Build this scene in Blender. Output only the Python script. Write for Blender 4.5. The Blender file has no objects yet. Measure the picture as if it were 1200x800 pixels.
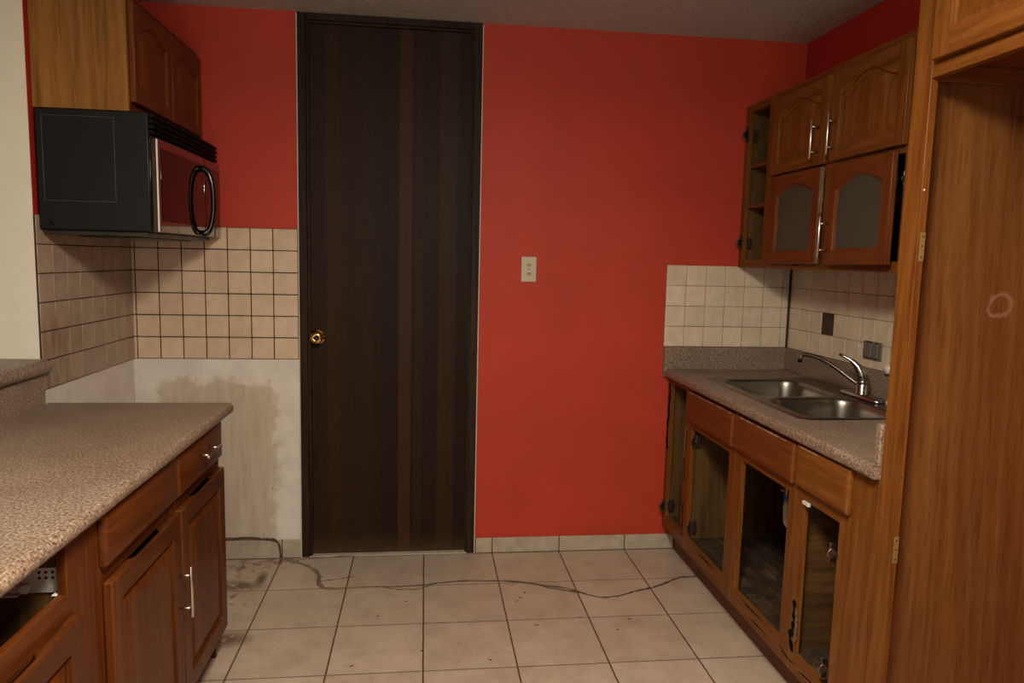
import bpy, bmesh, math, random
from mathutils import Vector, Matrix
random.seed(7)
SC = bpy.context.scene
COL = SC.collection

# ------------------------------------------------------------------ camera, light, exposure
F_PX, YAW, PITCH, ROLL = 847.9, -0.1212, -0.1135, 0.0234
CAM = (0.0492, -3.4777, 1.4659)
cy_, sy_ = math.cos(YAW), math.sin(YAW)
fwd = Vector((-sy_*math.cos(PITCH), cy_*math.cos(PITCH), math.sin(PITCH)))
rt = Vector((cy_, sy_, 0)); up = rt.cross(fwd)
r2 = math.cos(ROLL)*rt + math.sin(ROLL)*up
u2 = -math.sin(ROLL)*rt + math.cos(ROLL)*up
cd = bpy.data.cameras.new('camera'); cam = bpy.data.objects.new('camera', cd); COL.objects.link(cam)
Mx = Matrix((r2, u2, -fwd)).transposed().to_4x4(); Mx.translation = Vector(CAM)
cam.matrix_world = Mx
cd.sensor_width = 36; cd.lens = F_PX*36/1200; cd.clip_start = .05
SC.camera = cam
SC.view_settings.view_transform = 'Standard'; SC.view_settings.look = 'None'
SC.view_settings.gamma = 1; SC.view_settings.use_curve_mapping = False
SC.view_settings.exposure = 0.0
w = bpy.data.worlds.new('world'); SC.world = w; w.use_nodes = True
w.node_tree.nodes['Background'].inputs[0].default_value = (1, .93, .84, 1)
w.node_tree.nodes['Background'].inputs[1].default_value = .3
LAMP_X, LAMP_Y, LAMP_STRENGTH, LAMP_POWER = .18, -2.75, 110, 66
REAR_FILL_POWER = 30

# the room, in metres: back wall is y = 0, floor z = 0
XL, XR, H = -1.276, 1.891, 2.5435
YL = -.812                                   # where the left wall ends
TW = .1012                                   # wall tile
T, GX, GY = .34, -.2846, -.012               # floor tile and its phase

def area(name, loc, rot, sx, sy, power, color):
    d = bpy.data.lights.new(name, 'AREA'); d.shape = 'RECTANGLE' if sx != sy else 'DISK'
    d.size = sx; d.size_y = sy; d.energy = power; d.color = color
    o = bpy.data.objects.new(name, d); COL.objects.link(o); o.location = loc; o.rotation_euler = rot
    return o
area('lamp_light', (LAMP_X, LAMP_Y, H-.27), (0, 0, 0), .56, .56, LAMP_POWER, (1, .91, .79))
area('rear_fill_light', (-.4, -6.38, 1.5), (math.radians(90), 0, 0), 1.5, 1.2, REAR_FILL_POWER, (1, .94, .86))  # added soft fill from behind the camera, placed at the invented rear window

# ------------------------------------------------------------------ material helpers
def new_mat(name):
    m = bpy.data.materials.new(name); m.use_nodes = True
    nt = m.node_tree; b = nt.nodes['Principled BSDF']
    return m, nt, b
def N(nt, t, **kw):
    n = nt.nodes.new(t)
    for k, v in kw.items():
        if k.startswith('_'): setattr(n, k[1:], v)
        else: n.inputs[k.replace('__', ' ')].default_value = v
    return n
def ramp(nt, src, stops):
    r = nt.nodes.new('ShaderNodeValToRGB'); e = r.color_ramp.elements
    while len(e) < len(stops): e.new(.5)
    for i, (p, c) in enumerate(stops):
        e[i].position = p; e[i].color = (*c, 1) if len(c) == 3 else c
    nt.links.new(src, r.inputs[0]); return r.outputs[0]
def mixc(nt, a, b, f, mode='MIX'):
    n = nt.nodes.new('ShaderNodeMix'); n.data_type = 'RGBA'; n.blend_type = mode
    for s, v in ((n.inputs[0], f), (n.inputs[6], a), (n.inputs[7], b)):
        if hasattr(v, 'is_output'): nt.links.new(v, s)
        elif isinstance(v, (int, float)): s.default_value = v
        else: s.default_value = (*v, 1)
    return n.outputs[2]
def math_(nt, op, a, b=None, clamp=False):
    n = nt.nodes.new('ShaderNodeMath'); n.operation = op; n.use_clamp = clamp
    for i, v in enumerate((a, b)):
        if v is None: continue
        if hasattr(v, 'is_output'): nt.links.new(v, n.inputs[i])
        else: n.inputs[i].default_value = v
    return n.outputs[0]
def bump(nt, b, h, strength, dist=.002):
    n = N(nt, 'ShaderNodeBump', Strength=strength, Distance=dist)
    nt.links.new(h, n.inputs['Height']); nt.links.new(n.outputs[0], b.inputs['Normal'])
def coords(nt, scale=(1, 1, 1), world=False):
    m = nt.nodes.new('ShaderNodeMapping'); m.inputs['Scale'].default_value = scale
    if world: s = nt.nodes.new('ShaderNodeNewGeometry').outputs['Position']
    else: s = nt.nodes.new('ShaderNodeTexCoord').outputs['Object']
    nt.links.new(s, m.inputs[0]); return m.outputs[0]
def noise(nt, vec, scale, detail=4, rough=.6, dist=0):
    n = N(nt, 'ShaderNodeTexNoise', Scale=scale, Detail=detail, Roughness=rough, Distortion=dist)
    nt.links.new(vec, n.inputs['Vector']); return n.outputs[0]
def simple(name, col, rough=.5, metal=0, nb=0, nscale=200, var=0, spec=.5):
    m, nt, b = new_mat(name)
    b.inputs['Base Color'].default_value = (*col, 1); b.inputs['Roughness'].default_value = rough
    b.inputs['Metallic'].default_value = metal; b.inputs['Specular IOR Level'].default_value = spec
    v = coords(nt)
    if var:
        n = noise(nt, v, 14, 6)
        nt.links.new(ramp(nt, n, [(.3, tuple(c*(1-var) for c in col)), (.7, tuple(min(1, c*(1+var)) for c in col))]), b.inputs['Base Color'])
    if nb: bump(nt, b, noise(nt, v, nscale, 3), nb)
    return m
def wood(name, c0, c1, c2, axis='z', rough=.38, grain=1.0, dirty=0):
    """stained oak: grain runs along axis"""
    m, nt, b = new_mat(name)
    s = [1, 1, 1]; s['xyz'.index(axis)] = .06
    v = coords(nt, tuple(s))
    big = noise(nt, v, 9, 3, .55, .8)
    fine = noise(nt, v, 120*grain, 5, .7)
    w_ = N(nt, 'ShaderNodeTexWave', Scale=14, Distortion=9, Detail=3); w_.inputs['Detail Scale'].default_value = 1.4
    w_.wave_type = 'BANDS'; w_.bands_direction = 'DIAGONAL'
    nt.links.new(v, w_.inputs[0])
    a = ramp(nt, big, [(.32, c0), (.52, c1), (.72, c2)])
    a = mixc(nt, a, ramp(nt, w_.outputs[1], [(0, c0), (.6, c1), (1, c2)]), .28)
    streak = ramp(nt, fine, [(.36, (.62, .58, .52)), (.5, (1, 1, 1))])
    a = mixc(nt, a, streak, .8, 'MULTIPLY')
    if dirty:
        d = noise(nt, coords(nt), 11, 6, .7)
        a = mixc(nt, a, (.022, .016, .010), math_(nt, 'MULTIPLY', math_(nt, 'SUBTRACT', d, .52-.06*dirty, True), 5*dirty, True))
    nt.links.new(a, b.inputs['Base Color'])
    b.inputs['Roughness'].default_value = rough; b.inputs['Specular IOR Level'].default_value = .2
    bump(nt, b, fine, .15, .001)
    return m
M = {}
oak = [(0.1150, 0.0344, 0.0055), (0.1794, 0.0592, 0.0096), (0.2530, 0.0920, 0.0165)]
for ax in 'xyz': M['oak_'+ax] = wood('oak_'+ax, *oak, axis=ax)
red = [(.105, .027, .0058), (.150, .040, .0082), (.195, .056, .0115)]
for ax in 'yz': M['redoak_'+ax] = wood('redoak_'+ax, *red, axis=ax)
lo = [(0.0578, 0.0143, 0.0029), (0.0952, 0.0248, 0.0044), (0.1394, 0.0407, 0.0076)]
for ax in 'yz': M['stain_'+ax] = wood('stain_'+ax, *lo, axis=ax, rough=.33)
M['panel'] = wood('pale_oak_panel', (.19, .082, .030), (.27, .125, .048), (.34, .165, .066), 'z', .32)
M['ply'] = wood('plywood_side', (.185, .078, .015), (.265, .120, .026), (.33, .155, .036), 'z', .5, .5)
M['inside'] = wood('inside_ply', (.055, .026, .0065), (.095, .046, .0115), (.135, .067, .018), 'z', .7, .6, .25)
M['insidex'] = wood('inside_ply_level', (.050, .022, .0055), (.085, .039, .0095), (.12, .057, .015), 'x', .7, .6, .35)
M['rotfloor'] = wood('rotten_floorboard', (.022, .012, .005), (.055, .030, .013), (.12, .075, .038), 'y', .85, .4, 1.3)
M['rot'] = simple('rot', (.007, .005, .0035), 1, spec=.05, nb=1, nscale=90, var=.7)
M['splinter'] = simple('splintered_fibre', (.16, .095, .045), .9, nb=1, nscale=160, var=.5)
M['steel'] = simple('brushed_nickel', (.62, .58, .50), .28, 1)
M['chrome'] = simple('chrome', (.40, .38, .345), .22, 1)
M['zinc'] = simple('zinc_plated', (.24, .19, .135), .35, 1)
M['black'] = simple('black_enamel', (.0050, .0062, .0042), .45, nb=.12, nscale=400, spec=.35)
M['blackgloss'] = simple('black_gloss', (.004, .004, .004), .16)
M['vent'] = simple('black_vent', (.003, .003, .003), .6, spec=.15)
M['whiteplastic'] = simple('white_plastic', (.62, .60, .54), .4)
M['dirtywhite'] = simple('dusty_white_metal', (.50, .48, .42), .55, nb=.3, nscale=60, var=.25)
M['ivory'] = simple('ivory_plastic', (.50, .44, .33), .4)
M['amber'] = simple('amber_plastic', (.46, .27, .055), .4)
M['dark'] = simple('dark_slot', (.01, .009, .008), .7)
M['grey'] = simple('grey_plastic', (.125, .115, .098), .55, var=.15)
M['brass'] = simple('brass', (.80, .52, .17), .12, 1)
M['blue'] = simple('blue_plastic', (.03, .14, .36), .5)
M['mud'] = simple('dried_mud', (.095, .058, .034), .95, nb=1, nscale=300, var=.5)
M['grout_black'] = simple('black_sealant', (.012, .010, .009), .6, nb=.5, nscale=80)
M['yellowply'] = simple('raw_wood', (.20, .115, .03), .7, var=.3)
M['pale_scuff'] = simple('pale_scuff', (.34, .22, .13), .7, var=.3)
M['mud_light'] = simple('light_mud', (.19, .125, .075), .95, nb=1, nscale=300, var=.4)
M['chip'] = simple('wood_chip', (.065, .040, .019), .8, var=.4)

def laminate():
    m, nt, b = new_mat('speckled_laminate')
    v = coords(nt)
    n1 = noise(nt, v, 150, 3, .75); n2 = noise(nt, v, 260, 2, .6); n3 = noise(nt, v, 6, 5)
    c = ramp(nt, n1, [(.33, (.055, .034, .021)), (.44, (.18, .118, .076)), (.54, (.30, .215, .148)), (.66, (.44, .345, .255))])
    c = mixc(nt, c, ramp(nt, n2, [(.36, (.28, .2, .15)), (.47, (1, 1, 1))]), .6, 'MULTIPLY')
    c = mixc(nt, c, ramp(nt, n3, [(.35, (.80, .76, .72)), (.62, (1, 1, 1))]), .8, 'MULTIPLY')
    nt.links.new(c, b.inputs['Base Color']); b.inputs['Roughness'].default_value = .42
    b.inputs['Specular IOR Level'].default_value = .4
    bump(nt, b, n1, .06, .001); return m
M['laminate'] = laminate()

def tile_mat(name, c0, c1, stain=None, rough=.38):
    m, nt, b = new_mat(name)
    v = coords(nt); n = noise(nt, v, 16, 7, .65); f = noise(nt, v, 170, 2)
    c = ramp(nt, n, [(.36, c0), (.62, c1)])
    ri = nt.nodes.new('ShaderNodeNewGeometry').outputs['Random Per Island']
    c = mixc(nt, c, ramp(nt, ri, [(0, (.87, .86, .84)), (1, (1, 1, 1))]), 1.0, 'MULTIPLY')
    c = mixc(nt, c, ramp(nt, f, [(.30, (.72, .66, .6)), (.40, (1, 1, 1))]), .5, 'MULTIPLY')
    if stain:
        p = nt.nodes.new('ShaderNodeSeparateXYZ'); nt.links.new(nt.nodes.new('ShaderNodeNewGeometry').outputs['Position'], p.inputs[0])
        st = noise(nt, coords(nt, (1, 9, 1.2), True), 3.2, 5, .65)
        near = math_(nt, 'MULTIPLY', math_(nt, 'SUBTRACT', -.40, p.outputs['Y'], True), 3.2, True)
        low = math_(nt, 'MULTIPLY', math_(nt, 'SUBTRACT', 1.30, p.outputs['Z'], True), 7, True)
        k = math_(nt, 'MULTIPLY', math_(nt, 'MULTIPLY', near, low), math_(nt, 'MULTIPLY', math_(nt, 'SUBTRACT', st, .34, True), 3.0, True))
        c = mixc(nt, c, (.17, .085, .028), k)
    nt.links.new(c, b.inputs['Base Color']); b.inputs['Roughness'].default_value = rough
    return m
M['tileL'] = tile_mat('beige_wall_tile', (.58, .425, .28), (.68, .51, .345))
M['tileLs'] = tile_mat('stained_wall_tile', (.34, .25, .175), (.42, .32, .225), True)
M['tileR'] = tile_mat('cream_wall_tile', (.63, .51, .375), (.75, .62, .46))
M['skirt'] = tile_mat('skirting_tile', (.40, .325, .24), (.50, .415, .31))
M['groutL'] = simple('dirty_grout', (.045, .024, .012), .9, nb=.6, var=.5)
M['groutR'] = simple('tan_grout', (.27, .19, .12), .9, nb=.5, var=.4)
M['adhesive'] = simple('tile_adhesive', (.055, .027, .014), .9, nb=1, nscale=70, var=.3)

def floor_mat():
    m, nt, b = new_mat('floor_tiles')
    g = nt.nodes.new('ShaderNodeNewGeometry').outputs['Position']
    s = nt.nodes.new('ShaderNodeSeparateXYZ'); nt.links.new(g, s.inputs[0])
    wob = math_(nt, 'MULTIPLY', math_(nt, 'SUBTRACT', noise(nt, g, 30, 3), .5), .003)
    def line(o, ph):
        a = math_(nt, 'DIVIDE', math_(nt, 'ADD', math_(nt, 'SUBTRACT', o, ph-20*T), wob), T)
        f = math_(nt, 'FRACT', a)
        d = math_(nt, 'MINIMUM', f, math_(nt, 'SUBTRACT', 1, f))
        return math_(nt, 'MULTIPLY', d, T), math_(nt, 'FLOOR', a)
    dx, ix = line(s.outputs['X'], GX); dy, iy = line(s.outputs['Y'], GY)
    gx = math_(nt, 'SUBTRACT', 1, math_(nt, 'MULTIPLY', math_(nt, 'SUBTRACT', dx, .0024, True), 900, True))
    gy = math_(nt, 'SUBTRACT', 1, math_(nt, 'MULTIPLY', math_(nt, 'SUBTRACT', dy, .0016, True), 900, True))
    gr = math_(nt, 'MAXIMUM', gx, gy)
    cmb = nt.nodes.new('ShaderNodeCombineXYZ'); nt.links.new(ix, cmb.inputs[0]); nt.links.new(iy, cmb.inputs[1])
    wn = nt.nodes.new('ShaderNodeTexWhiteNoise'); nt.links.new(cmb.outputs[0], wn.inputs[0])
    n = noise(nt, g, 7, 7, .7); f = noise(nt, g, 60, 4, .7)
    c = ramp(nt, n, [(.33, (.40, .305, .215)), (.66, (.52, .41, .30))])
    c = mixc(nt, c, ramp(nt, wn.outputs[0], [(0, (.91, .90, .89)), (1, (1, 1, 1))]), 1, 'MULTIPLY')
    c = mixc(nt, c, ramp(nt, f, [(.30, (.74, .66, .58)), (.44, (1, 1, 1))]), .7, 'MULTIPLY')
    # small dark specks of dirt
    vo = N(nt, 'ShaderNodeTexVoronoi', Scale=13); nt.links.new(g, vo.inputs['Vector'])
    spk = math_(nt, 'MULTIPLY', math_(nt, 'SUBTRACT', .028, vo.outputs['Distance'], True), 120, True)
    c = mixc(nt, c, (.06, .036, .02), spk)
    # brown damp stains close to the end of the left cabinets
    def blob(x, y, rx, ry, th=.42):
        ax = math_(nt, 'DIVIDE', math_(nt, 'SUBTRACT', s.outputs['X'], x), rx)
        ay = math_(nt, 'DIVIDE', math_(nt, 'SUBTRACT', s.outputs['Y'], y), ry)
        r = math_(nt, 'ADD', math_(nt, 'MULTIPLY', ax, ax), math_(nt, 'MULTIPLY', ay, ay))
        k = math_(nt, 'SUBTRACT', 1, r, True)
        return math_(nt, 'MULTIPLY', k, math_(nt, 'MULTIPLY', math_(nt, 'SUBTRACT', noise(nt, g, 22, 6, .75), th, True), 13, True), True)
    k = blob(-.76, -.30, .13, .06, .40)
    for a in ((-.675, -.235, .03, .10, .36), (-.75, -.09, .16, .10, .5), (-.70, -.76, .12, .07, .36), (-.80, -.5, .16, .55, .54), (-.64, -.04, .10, .05, .45)):
        k = math_(nt, 'MAXIMUM', k, blob(*a))
    c = mixc(nt, c, (.105, .052, .024), math_(nt, 'MULTIPLY', k, .95))
    c = mixc(nt, c, mixc(nt, (.050, .034, .022), (.10, .07, .045), f), gr)
    nt.links.new(c, b.inputs['Base Color']); b.inputs['Roughness'].default_value = .42
    b.inputs['Specular IOR Level'].default_value = .4
    h = math_(nt, 'SUBTRACT', math_(nt, 'MULTIPLY', n, .15), gr)
    bump(nt, b, h, .5, .002); return m
M['floor'] = floor_mat()

def wall_mat(name, painted, plaster_side=None):
    """red paint; on the back wall the part under the left tiles is bare stained plaster"""
    m, nt, b = new_mat(name)
    g = nt.nodes.new('ShaderNodeNewGeometry').outputs['Position']
    s = nt.nodes.new('ShaderNodeSeparateXYZ'); nt.links.new(g, s.inputs[0])
    n = noise(nt, g, 2.5, 5); f = noise(nt, g, 190, 3)
    c = ramp(nt, n, [(.35, tuple(x*.92 for x in painted)), (.65, tuple(x*1.05 for x in painted))])
    vo = N(nt, 'ShaderNodeTexVoronoi', Scale=5); nt.links.new(g, vo.inputs['Vector'])
    c = mixc(nt, c, (.10, .03, .02), math_(nt, 'MULTIPLY', math_(nt, 'SUBTRACT', .022, vo.outputs['Distance'], True), 150, True))
    if plaster_side:
        bx = plaster_side
        p = ramp(nt, noise(nt, g, 9, 6), [(.35, (.62, .555, .475)), (.65, (.73, .66, .57))])
        wob = math_(nt, 'MULTIPLY', math_(nt, 'SUBTRACT', noise(nt, g, 9, 6, .7), .5), .22)
        def edge(val, lo_, soft=.035):
            return math_(nt, 'DIVIDE', math_(nt, 'SUBTRACT', val, lo_), soft, True)
        xs = math_(nt, 'ADD', s.outputs['X'], wob); zs = math_(nt, 'ADD', s.outputs['Z'], wob)
        k = math_(nt, 'MULTIPLY', edge(xs, -1.17), math_(nt, 'SUBTRACT', 1, edge(xs, -.665, .03)))
        k = math_(nt, 'MULTIPLY', k, math_(nt, 'SUBTRACT', 1, edge(zs, .855, .03)))
        k = math_(nt, 'MULTIPLY', k, edge(zs, .06))
        brown = ramp(nt, noise(nt, coords(nt, (7, 1, .9), True), 4, 6, .7), [(.34, (.40, .29, .17)), (.66, (.56, .47, .35))])
        p = mixc(nt, p, brown, math_(nt, 'MULTIPLY', k, .7))
        sp = math_(nt, 'MULTIPLY', math_(nt, 'SUBTRACT', noise(nt, coords(nt, (1, 1, .55), True), 55, 5, .8),   .635, True), 30, True)
        p = mixc(nt, p, (.06, .035, .018), math_(nt, 'MULTIPLY', sp, math_(nt, 'ADD', math_(nt, 'MULTIPLY', k, .7), .12)))
        msk = math_(nt, 'MULTIPLY', math_(nt, 'LESS_THAN', s.outputs['X'], bx), math_(nt, 'LESS_THAN', s.outputs['Z'], .98))
        c = mixc(nt, c, p, msk)
    nt.links.new(c, b.inputs['Base Color']); b.inputs['Roughness'].default_value = .6
    b.inputs['Specular IOR Level'].default_value = .3
    bump(nt, b, f, .25, .0015); return m
RED = (.44, .040, .0165)
M['wall_back'] = wall_mat('wall_back_paint', RED, -.53)
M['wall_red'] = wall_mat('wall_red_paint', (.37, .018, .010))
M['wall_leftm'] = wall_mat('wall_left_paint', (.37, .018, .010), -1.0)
M['cream'] = simple('cream_paint', (.74, .69, .56), .6, nb=.12, nscale=120, var=.03)
def ceil_mat():
    m, nt, b = new_mat('popcorn_ceiling')
    g = nt.nodes.new('ShaderNodeNewGeometry').outputs['Position']
    vo = N(nt, 'ShaderNodeTexVoronoi', Scale=75); vo.feature = 'SMOOTH_F1'; nt.links.new(g, vo.inputs['Vector'])
    n = noise(nt, g, 110, 4, .8)
    h = math_(nt, 'ADD', math_(nt, 'MULTIPLY', vo.outputs['Distance'], -1.2), n)
    nt.links.new(ramp(nt, n, [(.3, (.66, .60, .54)), (.6, (.86, .80, .74))]), b.inputs['Base Color'])
    b.inputs['Roughness'].default_value = .9
    bump(nt, b, h, 1.0, .02); return m
M['ceiling'] = ceil_mat()
def veneer():
    m, nt, b = new_mat('dark_striped_veneer')
    g = coords(nt, (1, 1, .02), True)
    s = nt.nodes.new('ShaderNodeSeparateXYZ'); nt.links.new(g, s.inputs[0])
    cell = math_(nt, 'FLOOR', math_(nt, 'DIVIDE', math_(nt, 'ADD', s.outputs['X'], math_(nt, 'MULTIPLY', math_(nt, 'SINE', math_(nt, 'MULTIPLY', s.outputs['X'], 37)), .012)), .052))
    wn = nt.nodes.new('ShaderNodeTexWhiteNoise'); wn.noise_dimensions = '1D'; nt.links.new(cell, wn.inputs['W'])
    c = ramp(nt, wn.outputs[0], [(0, (.0150, .0078, .0036)), (.5, (.023, .0112, .0046)), (1, (.034, .0155, .0058))])
    p = nt.nodes.new('ShaderNodeSeparateXYZ'); nt.links.new(nt.nodes.new('ShaderNodeNewGeometry').outputs['Position'], p.inputs[0])
    # one redder strip of veneer
    k = math_(nt, 'MULTIPLY', math_(nt, 'GREATER_THAN', p.outputs['X'], -.075), math_(nt, 'LESS_THAN', p.outputs['X'], -.015))
    c = mixc(nt, c, (.046, .0180, .0070), k)
    f = noise(nt, coords(nt, (1, 1, .04), True), 190, 4, .7)
    c = mixc(nt, c, ramp(nt, f, [(.35, (.6, .6, .6)), (.55, (1, 1, 1))]), .8, 'MULTIPLY')
    vo = N(nt, 'ShaderNodeTexVoronoi', Scale=16); nt.links.new(nt.nodes.new('ShaderNodeNewGeometry').outputs['Position'], vo.inputs['Vector'])
    c = mixc(nt, c, (.20, .14, .08), math_(nt, 'MULTIPLY', math_(nt, 'SUBTRACT', .022, vo.outputs['Distance'], True), 60, True))
    low = math_(nt, 'DIVIDE', math_(nt, 'SUBTRACT', .14, p.outputs['Z']), .14, True)
    c = mixc(nt, c, (.09, .055, .026), math_(nt, 'MULTIPLY', math_(nt, 'MULTIPLY', low, low), math_(nt, 'MULTIPLY', noise(nt, coords(nt, (1, 1, 1), True), 30, 5), 1.1)))
    nt.links.new(c, b.inputs['Base Color']); b.inputs['Roughness'].default_value = .55
    b.inputs['Specular IOR Level'].default_value = .12
    return m
M['veneer'] = veneer()
M['jamb'] = wood('dark_jamb', (.016, .0088, .005), (.027, .0150, .0085), (.046, .027, .015), 'z', .6)
M['jamb'].node_tree.nodes['Principled BSDF'].inputs['Specular IOR Level'].default_value = .12
M['whiteline'] = simple('caulk_line', (.48, .44, .34), .7, var=.2)

def mirror_mat(name, col, rough):
    return simple(name, col, rough, 1)
M['mwsteel'] = mirror_mat('stainless_reflective', (.29, .265, .24), .08)
M['mwtrim'] = simple('bright_trim', (.80, .74, .66), .3)
M['mwglass'] = mirror_mat('smoked_glass', (.052, .045, .040), .05)
def frosted():
    m, nt, b = new_mat('frosted_glass')
    n = noise(nt, coords(nt), 260, 3)
    nt.links.new(ramp(nt, n, [(.3, (.080, .082, .056)), (.7, (.115, .115, .082))]), b.inputs['Base Color'])
    b.inputs['Transmission Weight'].default_value = .45; b.inputs['Roughness'].default_value = .55
    bump(nt, b, n, .3, .001); return m
M['frost'] = frosted()
def sinkm():
    m, nt, b = new_mat('sink_steel')
    v = coords(nt, (1, 1, 1)); n = noise(nt, v, 6, 5); f = noise(nt, coords(nt, (30, 30, 3)), 30, 3)
    nt.links.new(ramp(nt, n, [(.3, (.19, .17, .14)), (.7, (.28, .255, .215))]), b.inputs['Base Color'])
    b.inputs['Metallic'].default_value = 1
    b.inputs['Roughness'].default_value = .33
    bump(nt, b, f, .04, .001); return m
M['sink'] = sinkm()
def panel_stain():
    m = wood('stained_oak_panel', (.110, .040, .0095), (.155, .060, .0150), (.20, .082, .0220), 'z', .36)
    nt = m.node_tree; b = nt.nodes['Principled BSDF']
    src = b.inputs['Base Color'].links[0].from_socket
    g = nt.nodes.new('ShaderNodeNewGeometry').outputs['Position']
    s = nt.nodes.new('ShaderNodeSeparateXYZ'); nt.links.new(g, s.inputs[0])
    wob = math_(nt, 'MULTIPLY', math_(nt, 'SUBTRACT', noise(nt, g, 25, 4), .5), .035)
    ax = math_(nt, 'DIVIDE', math_(nt, 'SUBTRACT', s.outputs['X'], 1.555), .036); az = math_(nt, 'DIVIDE', math_(nt, 'SUBTRACT', s.outputs['Z'], 1.375), .036)
    r = math_(nt, 'ADD', math_(nt, 'SQRT', math_(nt, 'ADD', math_(nt, 'MULTIPLY', ax, ax), math_(nt, 'MULTIPLY', az, az))), math_(nt, 'MULTIPLY', wob, 28))
    k = math_(nt, 'SUBTRACT', 1, math_(nt, 'MULTIPLY', math_(nt, 'ABSOLUTE', math_(nt, 'SUBTRACT', r, .85)), 4.5), True)
    c = mixc(nt, src, (.33, .15, .11), math_(nt, 'MULTIPLY', k, .6))
    wear = math_(nt, 'MULTIPLY', math_(nt, 'SUBTRACT', noise(nt, coords(nt, (6, 1, 1.4), True), 7, 6, .7), .58, True), 3, True)
    c = mixc(nt, c, (.28, .14, .055), math_(nt, 'MULTIPLY', wear, .5))
    nt.links.new(c, b.inputs['Base Color'])
    return m
M['bigpanel'] = panel_stain()

# ------------------------------------------------------------------ mesh helpers
def box(bm, x0, x1, y0, y1, z0, z1, tf=None):
    x0, x1 = sorted((x0, x1)); y0, y1 = sorted((y0, y1)); z0, z1 = sorted((z0, z1))
    P = [(x, y, z) for x in (x0, x1) for y in (y0, y1) for z in (z0, z1)]
    if tf: P = [tf(*p) for p in P]
    v = [bm.verts.new(p) for p in P]
    for q in ((0, 1, 3, 2), (4, 6, 7, 5), (0, 4, 5, 1), (2, 3, 7, 6), (0, 2, 6, 4), (1, 5, 7, 3)):
        bm.faces.new([v[i] for i in q])
def prism(bm, poly, a0, a1, tf):
    """poly in (p,q), extruded along a; tf(p,q,a) gives the point"""
    A = [bm.verts.new(tf(p, q, a0)) for p, q in poly]; B = [bm.verts.new(tf(p, q, a1)) for p, q in poly]
    bm.faces.new(A); bm.faces.new(B[::-1])
    n = len(poly)
    for i in range(n): bm.faces.new([A[i], B[i], B[(i+1) % n], A[(i+1) % n]])
def strip(bm, top, bot, w0, w1, tf):
    """solid between two polylines (same count) in the u,v plane, thickness w0..w1"""
    n = len(top)
    V = [[bm.verts.new(tf(*p, w)) for p in l] for l in (top, bot) for w in (w0, w1)]
    t0, t1, b0, b1 = V
    for i in range(n-1):
        bm.faces.new([t0[i], t0[i+1], b0[i+1], b0[i]]); bm.faces.new([t1[i], b1[i], b1[i+1], t1[i+1]])
        bm.faces.new([t0[i], t1[i], t1[i+1], t0[i+1]]); bm.faces.new([b0[i], b0[i+1], b1[i+1], b1[i]])
    for i in (0, n-1): bm.faces.new([t0[i], b0[i], b1[i], t1[i]])
def tube(bm, pts, r, seg=10, tf=None, squash=1, caps=True):
    rings = []
    P = [Vector(p) for p in pts]; a = None
    for i, p in enumerate(P):
        d = (P[min(i+1, len(P)-1)] - P[max(i-1, 0)]).normalized()
        if a is None:
            a = d.cross(Vector((0, 0, 1)))
            if a.length < .05: a = d.cross(Vector((0, 1, 0)))
        else: a = a - d*a.dot(d)
        a.normalize(); b = a.cross(d)
        rr = r[i] if isinstance(r, (list, tuple)) else r
        ring = []
        for k in range(seg):
            t = 2*math.pi*k/seg
            q = p + a*math.cos(t)*rr + b*math.sin(t)*rr*squash
            ring.append(bm.verts.new(tf(*q) if tf else q))
        rings.append(ring)
    for A, B in zip(rings, rings[1:]):
        for k in range(seg): bm.faces.new([A[k], A[(k+1) % seg], B[(k+1) % seg], B[k]])
    if caps:
        bm.faces.new(rings[0][::-1]); bm.faces.new(rings[-1])
def lathe(bm, prof, seg=28, tf=None):
    """prof: (radius, height) about local z"""
    rings = []
    for r, h in prof:
        rings.append([bm.verts.new((tf or (lambda *p: p))(r*math.cos(2*math.pi*k/seg), r*math.sin(2*math.pi*k/seg), h)) for k in range(seg)])
    for A, B in zip(rings, rings[1:]):
        for k in range(seg): bm.faces.new([A[k], A[(k+1) % seg], B[(k+1) % seg], B[k]])
    bm.faces.new(rings[0][::-1]); bm.faces.new(rings[-1])
def empty(name, loc):
    o = bpy.data.objects.new(name, None); COL.objects.link(o); o.location = loc; o.empty_display_size = .1; return o
def obj(name, bm, mat, parent=None, bev=0, smooth=False, seg=2):
    bmesh.ops.recalc_face_normals(bm, faces=bm.faces)
    me = bpy.data.meshes.new(name); bm.to_mesh(me); bm.free()
    for m_ in (mat if isinstance(mat, (list, tuple)) else [mat]): me.materials.append(m_)
    o = bpy.data.objects.new(name, me); COL.objects.link(o)
    # put the origin on the mesh, keep the world place
    root = Vector((0, 0, 0)); p = parent
    while p is not None: root += Vector(p.location); p = p.parent
    cs = [v.co for v in me.vertices]
    c = Vector([(min(v[i] for v in cs)+max(v[i] for v in cs))/2 for i in range(3)]); c.z = min(v.z for v in cs)
    c = Vector([round(t, 3) for t in c])
    me.transform(Matrix.Translation(-c)); o.parent = parent; o.location = c - root
    if bev:
        md = o.modifiers.new('bevel', 'BEVEL'); md.width = bev; md.segments = seg; md.limit_method = 'ANGLE'; md.angle_limit = math.radians(40)
    if smooth: me.shade_smooth()
    elif bev:
        me.shade_smooth(); me.set_sharp_from_angle(angle=math.radians(35)) if hasattr(me, 'set_sharp_from_angle') else None
    return o
def tag(o, label=None, cat=None, group=None, kind=None):
    if label: o['label'] = label
    if cat: o['category'] = cat
    if group: o['group'] = group
    if kind: o['kind'] = kind
    return o
def boxes(*bs):
    bm = bmesh.new()
    for b in bs: box(bm, *b)
    return bm
def struct(name, bm, mat, parent=None, bev=0):
    return tag(obj(name, bm, mat, parent, bev), kind='structure')
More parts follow.
